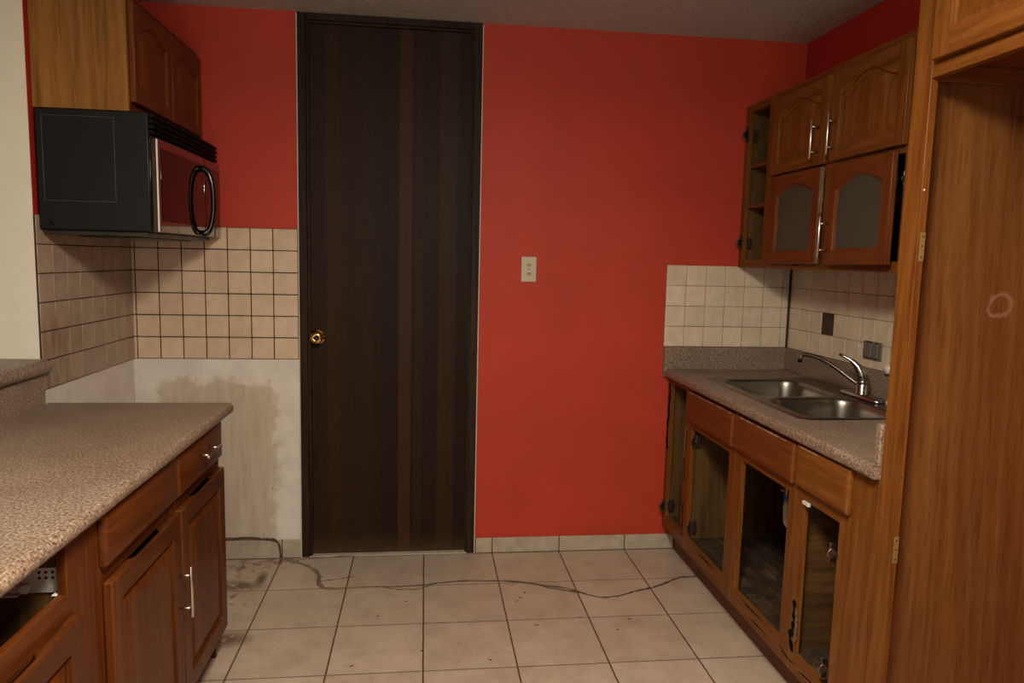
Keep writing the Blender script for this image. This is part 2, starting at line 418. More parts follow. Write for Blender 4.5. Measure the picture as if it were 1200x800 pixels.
def thing(name, label, cat, loc, group=None):
    return tag(empty(name, loc), label, cat, group)

# ------------------------------------------------------------------ the room
struct('floor', boxes((-4.2, 2.1, -6.6, .15, -.06, 0)), M['floor'])
struct('ceiling', boxes((-4.2, 2.1, -6.6, .15, H, H+.06)), M['ceiling'])
DX0, DX1 = -.531, .303            # outside of the door frame
wb = bmesh.new()
box(wb, XL-.001, DX0-.004, 0, .14, 0, H); box(wb, DX1+.004, XR+.001, 0, .14, 0, H)
box(wb, DX0-.004, DX1+.004, .09, .14, 0, H)
struct('wall_back', wb, M['wall_back'])
struct('wall_right', boxes((XR, XR+.12, -6.5, .14, 0, H)), M['wall_red'])
wl = obj('wall_left', boxes((-4.1, XL, YL+.004, .14, 0, H)), M['wall_leftm']); tag(wl, kind='structure')
struct('wall_front', boxes((-4.1, XL, YL, YL+.004, 1.0, H)), M['cream'])        # cream painted wall end facing the room
struct('wall_side', boxes((-4.2, -4.1, -6.5, .14, 0, H)), M['cream'])
struct('wall_partition', boxes((XL-.14, XL-.014, -6.4, YL-.001, 0, 1.03)), M['cream'])
rb = bmesh.new()
box(rb, -4.1, -1.15, -6.5, -6.4, 0, H); box(rb, .35, XR, -6.5, -6.4, 0, H); box(rb, -1.15, .35, -6.5, -6.4, 0, .9); box(rb, -1.15, .35, -6.5, -6.4, 2.1, H)
struct('wall_rear', rb, M['cream'])
wf = bmesh.new()
for a in ((-1.15, -1.10, .9, 2.1), (.30, .35, .9, 2.1), (-.425, -.375, .9, 2.1)): box(wf, a[0], a[1], -6.48, -6.43, a[2], a[3])
for a in ((.9, .95), (2.05, 2.1)): box(wf, -1.15, .35, -6.48, -6.43, a[0], a[1])
struct('added_window_1', wf, M['whiteplastic'])  # unseen window frame, added to give the rear fill light an opening

# baseboards: rows of skirting tile
def skirt(name, x0, x1, cuts, top):
    bm = bmesh.new(); xs = [x0] + cuts + [x1]
    for a, b in zip(xs, xs[1:]): box(bm, a+.0022, b-.0022, -.011, -.001, .003, top)
    o = struct(name, bm, M['skirt'], None, .0015)
    g = obj('grout', boxes((x0, x1, -.007, 0, 0, top-.001)), M['groutL'], o)
    return o
skirt('baseboard_back', DX1+.008, 1.335, [GX+2*T, GX+3*T, GX+4*T], .078)
skirt('baseboard_left', XL, DX0-.003, [GX-2*T, GX-T], .092)

# the door: dark veneer slab in a dark frame that reaches the ceiling
door = empty('door_1', (-.114, .02, 0)); door['kind'] = 'structure'
d = obj('door_leaf', boxes((-.492, .265, .022, .060, .009, 2.508)), M['veneer'], door, .002)
fb = bmesh.new()
box(fb, DX0, DX0+.036, -.006, .085, 0, 2.541); box(fb, DX1-.036, DX1, -.006, .085, 0, 2.541); box(fb, DX0+.036, DX1-.036, -.006, .085, 2.512, 2.541)
obj('door_frame', fb, M['jamb'], door, .003)
sb = bmesh.new()
box(sb, DX0+.036, DX0+.048, .004, .020, 0, 2.512); box(sb, DX1-.044, DX1-.036, .004, .020, 0, 2.512); box(sb, DX0+.048, DX1-.044, .004, .020, 2.500, 2.512)
obj('door_stop', sb, M['jamb'], door, .002)
obj('threshold_tile', boxes((DX0+.036, DX1-.036, -.003, .085, 0, .004)), M['skirt'], door)
kt = lambda x, y, z: (-.452 + x*1.12, .022 - z, 1.078 + y*1.12)
kb = bmesh.new(); lathe(kb, [(.033, 0), (.033, .004), (.028, .010), (.014, .013), (.012, .030), (.020, .036), (.026, .046), (.026, .056), (.020, .064), (.010, .067), (.009, .064), (.004, .064)], 32, kt)
kn = obj('door_knob', kb, M['brass'], door, 0, True)
kb = bmesh.new(); lathe(kb, [(.006, .0655), (.006, .0675)], 12, kt); obj('keyhole', kb, M['dark'], kn)
kb = bmesh.new(); lathe(kb, [(.004, 0), (.004, .003), (.002, .004)], 10, lambda x, y, z: (-.484+x, .022-z, 1.172+y)); obj('screw', kb, M['zinc'], door)
# pale caulk line either side of the frame
struct('trim_2', boxes((DX0-.0055, DX0-.0005, -.0075, .0, .0, 2.535)), M['whiteline'])
struct('trim_3', boxes((DX1+.0005, DX1+.0055, -.0075, .0, .0, 2.535)), M['whiteline'])

# ------------------------------------------------------------------ wall tiles
def tiles(name, label, mat, gmat, ulist, vlist, tf, gap, skip=(), bev=.0016, clip=None):
    """ulist, vlist: joint positions; tf(u,v,w)"""
    root = None
    bm = bmesh.new()
    for i, (u0, u1) in enumerate(zip(ulist, ulist[1:])):
        for j, (v0, v1) in enumerate(zip(vlist, vlist[1:])):
            if (i, j) in skip: continue
            g = gap/2; jit = random.uniform(-.0004, .0004)
            prism(bm, [(u0+g, v0+g+jit), (u1-g, v0+g+jit), (u1-g, v1-g+jit), (u0+g, v1-g+jit)], .003, .0085+random.uniform(-.0003, .0003), tf)
    o = obj(name, bm, mat, None, bev)
    tag(o, label, 'wall tiles')
    e = .0008; gm = bmesh.new(); prism(gm, [(ulist[0]+e, vlist[0]+e), (ulist[-1]-e, vlist[0]+e), (ulist[-1]-e, vlist[-1]-e), (ulist[0]+e, vlist[-1]-e)], .0004, .0064, tf)
    if skip:
        gm.free(); gm = bmesh.new()
        prism(gm, [(ulist[0], vlist[0]), (ulist[-1], vlist[0]), (ulist[-1], vlist[-1]), (ulist[0], vlist[-1])], .0004, .0028, tf)
        for i, (u0, u1) in enumerate(zip(ulist, ulist[1:])):
            for j, (v0, v1) in enumerate(zip(vlist, vlist[1:])):
                if (i, j) not in skip: prism(gm, [(u0, v0), (u1, v0), (u1, v1), (u0, v1)], .0028, .0064, tf)
    obj('grout', gm, gmat, o)
    return o
ZL = .9728; rowsL = [ZL+i*TW for i in range(7)]
tiles('tile_backsplash', 'beige tiles with dark grout on the wall left of the dark door', M['tileL'], M['groutL'],
      [XL+.0005, -1.2555] + [-1.2555+TW*i for i in range(1, 7)] + [DX0-.006], rowsL, lambda u, v, w: (u, -w, v), .0044)
tiles('tile_backsplash', 'brown-stained tiles on the side wall between cream wall and corner under the microwave', M['tileLs'], M['groutL'],
      [.0088]+[.103+TW*i for i in range(7)]+[-YL], rowsL, lambda u, v, w: (XL+w, -u, v), .0036)
ZR = 1.0505; rowsR = [ZR+i*TW for i in range(5)]
tr_ = tiles('tile_backsplash', 'cream tiles with pale grout on the red wall by the sink corner', M['tileR'], M['groutR'],
      [1.2342+TW*i for i in range(7)]+[XR-.006], rowsR, lambda u, v, w: (u, -w, v), .0026)
t4 = tiles('tile_backsplash', 'cream tiles behind the faucet with one tile missing', M['tileR'], M['groutR'],
      [.014]+[.1135+TW*i for i in range(16)]+[1.718], rowsR, lambda u, v, w: (XR-w, -u, v), .0022, skip={(3, 1)})
gm = bmesh.new(); prism(gm, [(.317, 1.153), (.4165, 1.153), (.4165, 1.252), (.317, 1.252)], .0028, .0048, lambda u, v, w: (XR-w, -u, v))
a = obj('adhesive_patch', gm, M['adhesive'], t4); a['label'] = 'dark brown adhesive where a tile is missing'
struct('trim_4', boxes((XR-.018, XR-.0085, -.012, -.0085, ZR+.003, 1.452)), M['grout_black'])
bmj = bmesh.new()
pts = [(XR-.014+random.uniform(-.001, .001), -.013, ZR+.003+i*.02) for i in range(21)]
tube(bmj, pts, [.0045+random.uniform(-.001, .001) for _ in pts], 8); struct('trim_5', bmj, M['grout_black'])

# ------------------------------------------------------------------ doors, drawers, pulls, hinges
def arch_fn(kind, rise):
    if kind == 'cathedral': return lambda t: -rise*(1-(.5+.5*math.cos(math.pi*min(1, abs(t)*1.02)))**.85)
    if kind == 'round': return lambda t: -rise*(abs(t)**2.1)
    return lambda t: 0
def cab_door(name, W, Hh, tf, parent, mats, arch=None, rise=.05, rail=.055, stile=.055, toprail=.05, th=.02, glass=None, notch=False, ragged=False, label=None):
    """door in local (u across, v up, w out of the face)"""
    fn = arch_fn(arch, rise); mv, mh = mats
    n = 24; us = [stile + (W-2*stile)*i/n for i in range(n+1)]
    tv = lambda u, off=0: Hh-toprail-off + fn((u-W/2)/(W/2-stile))
    bm = bmesh.new(); fr, bk = {}, {}
    def V(u, v):
        k = (round(u, 5), round(v, 5))
        if k not in fr:
            wb_ = 0
            if notch and abs(v-Hh) < 1e-6 and abs(u-W/2) < (W/2-stile)*.52: wb_ = th*.6
            fr[k] = bm.verts.new(tf(u, v, th)); bk[k] = bm.verts.new(tf(u, v, wb_))
        return k
    L, Rr = us[0], us[-1]
    F = [([V(0, 0), V(L, 0), V(L, rail), V(L, tv(L)), V(L, Hh), V(0, Hh)], 0),
         ([V(Rr, 0), V(W, 0), V(W, Hh), V(Rr, Hh), V(Rr, tv(Rr)), V(Rr, rail)], 0),
         ([V(L, 0), V(Rr, 0), V(Rr, rail), V(L, rail)], 1)]
    for p, q in zip(us, us[1:]): F.append(([V(p, tv(p)), V(q, tv(q)), V(q, Hh), V(p, Hh)], 1))
    cnt = {}
    for ks, mi in F:
        f = bm.faces.new([fr[k] for k in ks]); f.material_index = mi
        f = bm.faces.new([bk[k] for k in ks][::-1]); f.material_index = mi
        for p, q in zip(ks, ks[1:]+ks[:1]): cnt.setdefault(frozenset((p, q)), []).append((p, q, mi))
    for e in cnt.values():
        if len(e) == 1:
            p, q, mi = e[0]; f = bm.faces.new([fr[p], bk[p], bk[q], fr[q]]); f.material_index = mi
    d = obj(name, bm, [mv, mh], parent, .0030, seg=2)
    if label: d['label'] = label
    # inner field
    def contour(off):
        c = [(stile+off, rail+off), (W-stile-off, rail+off)]
        for i in range(n, -1, -1):
            u = stile+off + (W-2*stile-2*off)*i/n
            c.append((u, tv(stile+(W-2*stile)*i/n) - off))
        return c
    bm = bmesh.new()
    if glass:
        # slightly proud bead around the pane
        A, B = contour(-.001), contour(.007)
        va = [bm.verts.new(tf(*p, th-.003)) for p in A]; vb = [bm.verts.new(tf(*p, th-.010)) for p in B]; vc = [bm.verts.new(tf(*p, .004)) for p in B]; vd = [bm.verts.new(tf(*p, .004)) for p in A]
        m_ = len(A)
        for X, Y in ((va, vb), (vb, vc), (vc, vd), (vd, va)):
            for i in range(m_): bm.faces.new([X[i], X[(i+1) % m_], Y[(i+1) % m_], Y[i]])
        obj('glazing_bead', bm, mv, d)
        bm = bmesh.new(); prism(bm, contour(.0055), .005, .009, tf)
        g = obj('glass_pane', bm, glass, d); g['label'] = 'frosted arched glass pane'
    else:
        prof = [(-.004, .006), (0, th-.009), (.004, th-.011), (.010, th-.011), (.034, th-.002), (.038, th-.002)]
        rings = [[bm.verts.new(tf(*p, w_)) for p in contour(o_)] for o_, w_ in prof]
        for A, B in zip(rings, rings[1:]):
            for i in range(len(A)): bm.faces.new([A[i], A[(i+1) % len(A)], B[(i+1) % len(A)], B[i]])
        bm.faces.new(rings[-1])
        box(bm, stile-.004, W-stile+.004, rail-.004, tv(stile)-.0, .003, .007, tf)
        obj('raised_panel', bm, mv, d)
    if ragged:
        bm = bmesh.new(); k = 26; a_ = []; b_ = []
        for i in range(k+1):
            v = Hh*i/k*.985+.003; a_.append((W-.003, v)); b_.append((W+random.uniform(-.001, .0035), v))
        strip(bm, b_, a_, .002, th-.002, tf); obj('splintered_edge', bm, M['splinter'], d)
    return d
def pull(parent, tf, vertical=True, L=.15, out=.032, r=.0055):
    """bar pull centred on local origin; returns part"""
    bm = bmesh.new()
    f = (lambda a, b, c: tf(a, b, c)) if vertical else (lambda a, b, c: tf(b, a, c))
    tube(bm, [(0, -L/2, out), (0, -L/2+.001, out), (0, L/2-.001, out), (0, L/2, out)], [r*.85, r, r, r*.85], 14, f)
    h = obj('pull_handle', bm, M['steel'], parent, 0, True); h.data.set_sharp_from_angle(angle=1.0)
    for s in (-1, 1):
        bm = bmesh.new(); tube(bm, [(0, s*L*.32, 0), (0, s*L*.32, out)], r*.68, 10, f)
        obj('handle_post', bm, M['steel'], h, 0, True)
    return h
def hinge(parent, tf, name='hinge'):
    """open concealed hinge: plate on the cabinet side, arm and cup swung out"""
    bm = bmesh.new()
    box(bm, -.004, .002, -.026, .026, -.048, -.012, tf)
    box(bm, -.010, -.003, -.009, .009, -.055, .002, tf)
    for s in (-1, 1): box(bm, -.006, -.003, s*.018-.004, s*.018+.004, -.036, -.028, tf)
    h = obj(name, bm, M['zinc'], parent, .0012)
    bm = bmesh.new()
    box(bm, -.014, .002, -.007, .007, -.002, .014, tf)
    box(bm, -.004, .020, -.006, .006, .008, .014, tf)
    obj('hinge_arm', bm, M['zinc'], h, .001)
    bm = bmesh.new()
    box(bm, .016, .019, -.031, .031, .004, .024, tf); lathe(bm, [(.0165, 0), (.0165, .011)], 18, lambda a, b, c: tf(.019+c*-1+.0, b, a*.9+.020))
    obj('hinge_cup', bm, M['zinc'], h, .001)
    return h
def jagged(parent, pts, wid, tf, w0, w1, mat=None, name='rotted_patch', label=None, k=6):
    """irregular dark strip following pts (u,v)"""
    L = []; R_ = []
    for (a, b), (c, d_) in zip(pts, pts[1:]):
        for i in range(k):
            t = i/k; u = a+(c-a)*t; v = b+(d_-b)*t
            L.append((u-random.uniform(.15, 1)*wid/2, v)); R_.append((u+random.uniform(.15, 1)*wid/2, v))
    bm = bmesh.new(); strip(bm, L, R_, w0, w1, tf)
    o = obj(name, bm, mat or M['rot'], parent)
    if label: o['label'] = label
    return o

# ------------------------------------------------------------------ right run: sink base cabinet
FR = 1.27      # face frame plane
def tfR(X): return lambda u, v, w: (X-w, -u, v)          # u = distance from the back wall, v = height
def tfRo(X, u0, v0): return lambda u, v, w: (X-w, -(u0+u), v0+v)
sink_cab = thing('sink_base_cabinet', 'worn oak sink base cabinet with its doors missing and rotted floor', 'cabinet', (1.55, -.87, 0))
t0 = tfR(FR)
def stiles(parent, spans, z0, z1, tf, mat):
    for a, b in spans:
        bm = bmesh.new(); box(bm, a, b, z0, z1, -.02, 0, tf); obj('frame_stile', bm, mat, parent, .0015)
def rails(parent, spans, tf, mat):
    for a, b, z0, z1 in spans:
        bm = bmesh.new(); box(bm, a, b, z0, z1, -.02, -.0003, tf); obj('frame_rail', bm, mat, parent, .0012)
stiles(sink_cab, ((.004, .050), (.262, .345), (.763, .878), (1.247, 1.345), (1.548, 1.716)), .125, .898, t0, M['oak_z'])
for a, b in ((.050, .262), (.345, .763), (.878, 1.247), (1.345, 1.548)):
    rails(sink_cab, ((a, b, .125, .190), (a, b, .872 if a < .1 else .715, .898)), t0, M['oak_y'])
obj('toe_kick', boxes((1.335, 1.350, -1.716, -.013, .001, .128)), M['redoak_y'], sink_cab, .001)
obj('cabinet_floor', boxes((1.291, 1.872, -1.716, -.004, .160, .176)), M['rotfloor'], sink_cab)
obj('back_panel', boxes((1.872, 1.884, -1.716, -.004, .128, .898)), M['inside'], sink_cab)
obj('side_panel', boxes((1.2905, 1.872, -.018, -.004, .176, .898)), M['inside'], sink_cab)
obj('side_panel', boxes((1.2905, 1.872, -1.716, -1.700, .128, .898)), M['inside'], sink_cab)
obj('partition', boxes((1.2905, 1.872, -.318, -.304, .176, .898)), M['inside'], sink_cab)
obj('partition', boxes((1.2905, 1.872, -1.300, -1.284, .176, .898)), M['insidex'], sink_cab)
for i, (a, b, z0, z1) in enumerate(((.328, .812, .748, .886), (.835, 1.290, .752, .888), (1.312, 1.604, .758, .893))):
    bm = bmesh.new(); box(bm, a, b, z0, z1, .0005, .013, t0); d_ = obj('drawer_front', bm, M['redoak_y'] if i < 2 else M['oak_y'], sink_cab, .003)
    bm = bmesh.new(); prof = [(0, .013), (.004, .0185), (.016, .0205)]
    rings = [[bm.verts.new(t0(*p, w_)) for p in ((a+o_, z0+o_), (b-o_, z0+o_), (b-o_, z1-o_), (a+o_, z1-o_))] for o_, w_ in prof]
    for A, B in zip(rings, rings[1:]):
        for k in range(4): bm.faces.new([A[k], A[(k+1) % 4], B[(k+1) % 4], B[k]])
    bm.faces.new(rings[-1]); bm.faces.new(rings[0][::-1]); obj('drawer_face', bm, M['redoak_y'] if i < 2 else M['oak_y'], d_)
    if i == 2: d_['label'] = 'paler oak drawer front'
# worn pale edges on top of the drawer fronts
def scuffs(parent, x, rows, mat=M['splinter']):
    bm = bmesh.new()
    for y0, y1, z in rows:
        n = int((y1-y0)/.012); a_ = []; b_ = []
        for i in range(n+1):
            y = y0+(y1-y0)*i/n; h_ = random.choice((.0002, .001, .0018, .0026)); a_.append((y, z+h_)); b_.append((y, z-h_))
        strip(bm, a_, b_, -.0004, .0016, tfR(x))
    o = obj('scuffed_edge', bm, M['pale_scuff'], parent)
scuffs(sink_cab, 1.2515, [(.36, .62, .8815), (.66, .80, .8825), (.88, 1.24, .8835), (1.34, 1.44, .888)])
# rot and splinters
jagged(sink_cab, [(.030, .865), (.040, .80), (.030, .70), (.020, .60), (.034, .52)], .034, t0, -.0002, .0012, label='black jagged rot on the stile by the red wall')
jagged(sink_cab, [(.272, .70), (.276, .62), (.272, .55)], .020, t0, -.0002, .003, M['splinter'], 'splintered_strip')
jagged(sink_cab, [(.286, .69), (.282, .55), (.290, .42)], .008, t0, -.0002, .0012)
jagged(sink_cab, [(.285, .34), (.290, .25), (.287, .17)], .014, t0, -.0002, .0012)
jagged(sink_cab, [(1.330, .37), (1.338, .30), (1.318, .235), (1.345, .185)], .034, t0, -.0002, .0012, label='black rotted hole at the foot of the stile')
jagged(sink_cab, [(1.350, .345), (1.352, .28), (1.345, .22)], .018, t0, -.001, .003, M['splinter'], 'splintered_strip')
for p in ([(1.03, .150), (1.10, .158), (1.16, .150)], [(1.25, .172), (1.31, .150), (1.36, .160)], [(1.38, .15), (1.45, .168), (1.52, .150)], [(.50, .182), (.6, .186), (.68, .182)], [(.95, .186), (1.05, .184), (1.12, .188)]):
    L = []; R_ = []
    for i in range(25):
        t = i/24; u = p[0][0]+(p[2][0]-p[0][0])*t; v = (p[0][1]*(1-t)*(1-t)+2*p[1][1]*t*(1-t)+p[2][1]*t*t); e_ = math.sin(math.pi*t)*.0045
        L.append((u, v+e_*random.uniform(.1, 1))); R_.append((u, v-.0003-e_*random.uniform(.1, 1)))
    bm = bmesh.new(); strip(bm, L, R_, -.0002, .0008, t0); obj('rotted_patch', bm, M['rot'], sink_cab)
jagged(sink_cab, [(1.275, .90), (1.300, .86), (1.300, .78), (1.298, .745)], .012, t0, -.0002, .0009)
# hinges left on the frame
hinge(sink_cab, lambda a, b, c: (FR-.004-c, -.050-a*.8, .245+b))
hinge(sink_cab, lambda a, b, c: (FR+.016-c*.6, -.350-a*.6, .655+b))
hinge(sink_cab, lambda a, b, c: (FR+.016-c*.6, -.350-a*.6, .245+b))
hinge(sink_cab, lambda a, b, c: (FR+.012-c, -1.545+a, .615+b))
hinge(sink_cab, lambda a, b, c: (FR+.012-c, -1.545+a, .250+b))
bm = bmesh.new(); box(bm, 1.348, 1.385, .705, .716, -.001, .008, t0); o_ = obj('door_catch', bm, M['whiteplastic'], sink_cab, .001); o_['label'] = 'white plastic catch'
# debris on the cabinet floor
bm = bmesh.new()
for i in range(140):
    x = random.uniform(1.30, 1.70); y = random.choice([random.uniform(-1.54, -1.31), random.uniform(-1.27, -.33), random.uniform(-1.27, -.80), random.uniform(-.29, -.03)])
    L = random.uniform(.002, .018); a = random.uniform(0, 3.14); wd = random.uniform(.0008, .0025); z = .1762
    c, s = math.cos(a), math.sin(a)
    box(bm, -L, L, -wd, wd, 0, random.uniform(.0008, .003), lambda p, q, r, x=x, y=y, c=c, s=s: (x+p*c-q*s, y+p*s+q*c, z+r))
o_ = obj('wood_debris', bm, M['chip'], None); tag(o_, 'splinters and dirt scattered on the rotted sink cabinet floor', 'debris', kind='stuff')

# plumbing under the sink
pipe = thing('water_supply_hose', 'white supply hose with brass valve hanging inside the sink cabinet', 'hose', (1.50, -.835, .42))
bm = bmesh.new(); tube(bm, [(1.50, -.832, .425), (1.50, -.822, .44), (1.50, -.817, .50), (1.50, -.818, .53)], [.006, .012, .013, .010], 12); obj('hose', bm, M['whiteplastic'], pipe, 0, True)
bm = bmesh.new(); tube(bm, [(1.50, -.818, .53), (1.50, -.818, .552)], .013, 12); obj('union_nut', bm, M['blue'], pipe)
bm = bmesh.new(); tube(bm, [(1.50, -.818, .552), (1.50, -.818, .58)], .012, 12); tube(bm, [(1.50, -.818, .566), (1.49, -.790, .566)], .008, 10); obj('valve', bm, M['zinc'], pipe)
bm = bmesh.new(); tube(bm, [(1.50, -.818, .58), (1.50, -.822, .62)], .011, 12); obj('union_nut', bm, M['blue'], pipe)
bm = bmesh.new(); tube(bm, [(1.50, -.822, .62), (1.505, -.832, .70), (1.53, -.838, .76)], .010, 12); obj('hose', bm, M['whiteplastic'], pipe, 0, True)

# ------------------------------------------------------------------ right countertop with laminate splash
CT = .940
ct = thing('laminate_countertop', 'brown speckled laminate countertop around the double sink', 'countertop', (1.56, -.86, .90))
def bullnose(x0, x1, zb, zt, side, r=.017):
    """profile in (x,z): rounded on side -1 (low x) or +1"""
    P = []
    xe = x0 if side < 0 else x1; xo = x1 if side < 0 else x0; s = side
    P.append((xo, zb)); P.append((xe-s*r*.8, zb))
    for i in range(0, 9):
        a = -math.pi/2 + math.pi*i/8
        cz = (zb+r if a < 0 else zt-r) if (zt-zb) > 2*r else (zb+zt)/2
        rr = min(r, (zt-zb)/2)
        P.append((xe-s*rr + s*rr*math.cos(a), (zb+rr if a < 0 else zt-rr) + rr*math.sin(a)))
    P.append((xo, zt)); return P
bm = bmesh.new(); y0, y1 = -1.716, -.013
prism(bm, bullnose(1.238, 1.352, .899, CT, -1), y0, y1, lambda p, q, a: (p, a, q))
box(bm, 1.352, 1.82, -.320, y1, .902, CT); box(bm, 1.352, 1.82, y0, -1.162, .902, CT); box(bm, 1.82, 1.888, y0, y1, .902, CT)
bmesh.ops.remove_doubles(bm, verts=bm.verts, dist=1e-5)
obj('worktop', bm, M['laminate'], ct)
bm = bmesh.new(); box(bm, 1.235, 1.888, -.030, -.002, .902, ZR-.001); o_ = obj('backsplash_strip', bm, M['laminate'], ct, .003)
bm = bmesh.new(); box(bm, 1.862, 1.888, -1.694, -.030, CT, ZR-.001); obj('backsplash_strip', bm, M['laminate'], ct, .003)
bm = bmesh.new(); box(bm, 1.262, 1.862, -1.716, -1.694, CT-.0, ZR-.002); obj('backsplash_strip', bm, M['laminate'], ct, .003)

# ------------------------------------------------------------------ sink
def sd(x, y, x0, x1, y0, y1, r):
    cx, cy, hx, hy = (x0+x1)/2, (y0+y1)/2, (x1-x0)/2-r, (y1-y0)/2-r
    qx, qy = abs(x-cx)-hx, abs(y-cy)-hy
    return math.hypot(max(qx, 0), max(qy, 0)) + min(max(qx, qy), 0) - r
sink = thing('double_sink', 'stainless steel double bowl sink set in the right countertop', 'sink', (1.58, -.74, CT))
SX0, SX1, SY0, SY1 = 1.335, 1.845, -1.180, -.303
def smooth(t): t = max(0, min(1, t)); return t*t*(3-2*t)
def sink_z(x, y):
    z = CT+.0045
    e = -sd(x, y, SX0, SX1, SY0, SY1, .045)
    z -= .0040*(1-smooth(e/.007))
    z -= .0022*smooth((e-.012)/.006)
    d_ = min(sd(x, y, 1.378, 1.745, -.765, -.355, .085), sd(x, y, 1.378, 1.745, -1.150, -.797, .085))
    if d_ < 0:
        t = -d_
        z -= .010*smooth(t/.010) + .145*smooth((t-.006)/.030) + .02*smooth((t-.03)/.12)
    return z
nx, ny = 150, 250
bm = bmesh.new(); G = {}
for i in range(nx+1):
    for j in range(ny+1):
        x = SX0+(SX1-SX0)*i/nx; y = SY0+(SY1-SY0)*j/ny
        e = sd(x, y, SX0, SX1, SY0, SY1, .045)
        if e > .004: continue
        G[i, j] = bm.verts.new((x, y, sink_z(x, y)))
for i in range(nx):
    for j in range(ny):
        q = [(i, j), (i+1, j), (i+1, j+1), (i, j+1)]
        if all(k in G for k in q): bm.faces.new([G[k] for k in q])
o_ = obj('sink_bowls', bm, M['sink'], sink, 0, True)
md = o_.modifiers.new('solid', 'SOLIDIFY'); md.thickness = .0012; md.offset = -1
for cyy in (-.56, -.973):
    bm = bmesh.new(); zz = sink_z(1.56, cyy)
    lathe(bm, [(.042, .0005), (.042, .003), (.036, .003), (.030, .001), (.008, .001), (.006, .006)], 28, lambda a, b, c: (1.56+a, cyy+b, zz+c)); obj('drain', bm, M['chrome'], sink, 0, True)

# faucet
FX, FY = 1.800, -.795
fa = thing('kitchen_faucet', 'chrome single lever faucet behind the double sink', 'faucet', (FX, FY, CT+.004))
bm = bmesh.new(); prof = []
for z_, k in ((.0, 1), (.008, 1), (.013, .93), (.016, .8)):
    ring = []
    for i in range(40):
        a = 2*math.pi*i/40
        ring.append(bm.verts.new((FX+.029*k*math.cos(a), FY+(.100+(k-1)*.03)*math.copysign(1, math.sin(a))*(1 if abs(math.sin(a)) > 1e-6 else 0)+.030*k*math.sin(a), CT+.0035+z_)))
    prof.append(ring)
for A, B in zip(prof, prof[1:]):
    for k in range(40): bm.faces.new([A[k], A[(k+1) % 40], B[(k+1) % 40], B[k]])
bm.faces.new(prof[0][::-1]); bm.faces.new(prof[-1]); obj('base_plate', bm, M['chrome'], fa, 0, True)
bm = bmesh.new(); lathe(bm, [(.0255, .014), (.0255, .017), (.0235, .019), (.0235, .058), (.0228, .059), (.0228, .061), (.0238, .062), (.0238, .072), (.018, .080)], 28, lambda a, b, c: (FX+a, FY+b, CT+c)); obj('body', bm, M['chrome'], fa, 0, True)
bm = bmesh.new(); lv = [(FX, FY, CT+.072), (FX-.003, FY+.004, CT+.096), (FX-.016, FY+.014, CT+.126), (FX-.036, FY+.030, CT+.150), (FX-.058, FY+.046, CT+.164), (FX-.075, FY+.058, CT+.173)]
tube(bm, lv, [.0232, .0215, .0155, .0088, .0056, .0052], 18); obj('lever', bm, M['chrome'], fa, 0, True)
bm = bmesh.new(); TX, TY = 1.650, -.595
sp = []
for i in range(15):
    t = i/14; x = FX+(TX-FX)*t; y = FY+(TY-FY)*t
    z = CT+.048 + .103*math.sin(min(1, t*1.02)*math.pi*.52)**1.2
    sp.append((x, y, z))
ux, uy = (TX-FX), (TY-FY); l_ = math.hypot(ux, uy); ux /= l_; uy /= l_
zt = sp[-1][2]
sp += [(TX+ux*.008, TY+uy*.008, zt-.003), (TX+ux*.012, TY+uy*.012, zt-.012), (TX+ux*.013, TY+uy*.013, zt-.034)]
tube(bm, sp, [.0085]*15+[.0092, .0098, .0105], 14); obj('spout', bm, M['chrome'], fa, 0, True)

# ------------------------------------------------------------------ small things by the sink
o_ = thing('grey_outlet_cover', 'grey weatherproof outlet cover on the tiles right of the faucet', 'outlet', (XR-.012, -.722, 1.09))
bm = bmesh.new(); box(bm, .663, .783, 1.089, 1.163, .009, .016, tfR(XR)); pl = obj('cover_plate', bm, M['grey'], o_, .003)
bm = bmesh.new(); box(bm, .678, .730, 1.096, 1.157, .016, .027, tfR(XR)); obj('flip_lid', bm, M['grey'], o_, .003)
bm = bmesh.new(); box(bm, .734, .772, 1.096, 1.157, .016, .024, tfR(XR)); obj('flip_lid', bm, M['grey'], o_, .003)
for a in (.69, .712, .75):
    bm = bmesh.new(); box(bm, a, a+.010, 1.157, 1.162, .016, .021, tfR(XR)); obj('lid_hinge', bm, M['dark'], o_)
bm = bmesh.new(); tube(bm, [(XR-.010, -.868, 1.072), (XR-.040, -.874, 1.070), (XR-.052, -.876, 1.0695)], [.018, .018, .015], 18)
tag(obj('pipe_cap', bm, M['whiteplastic'], None, 0, True), 'short white plastic pipe stub on the tiles beside the tall oak panel', 'pipe')
bm = bmesh.new(); lathe(bm, [(.016, 0), (.018, .004), (.017, .014), (.010, .018)], 20, lambda a, b, c: (1.815+a, -.957+b, CT+.004+c)); tag(obj('hole_cover', bm, M['whiteplastic'], None, 0, True), 'small white plastic cap on the sink deck right of the faucet', 'cap')

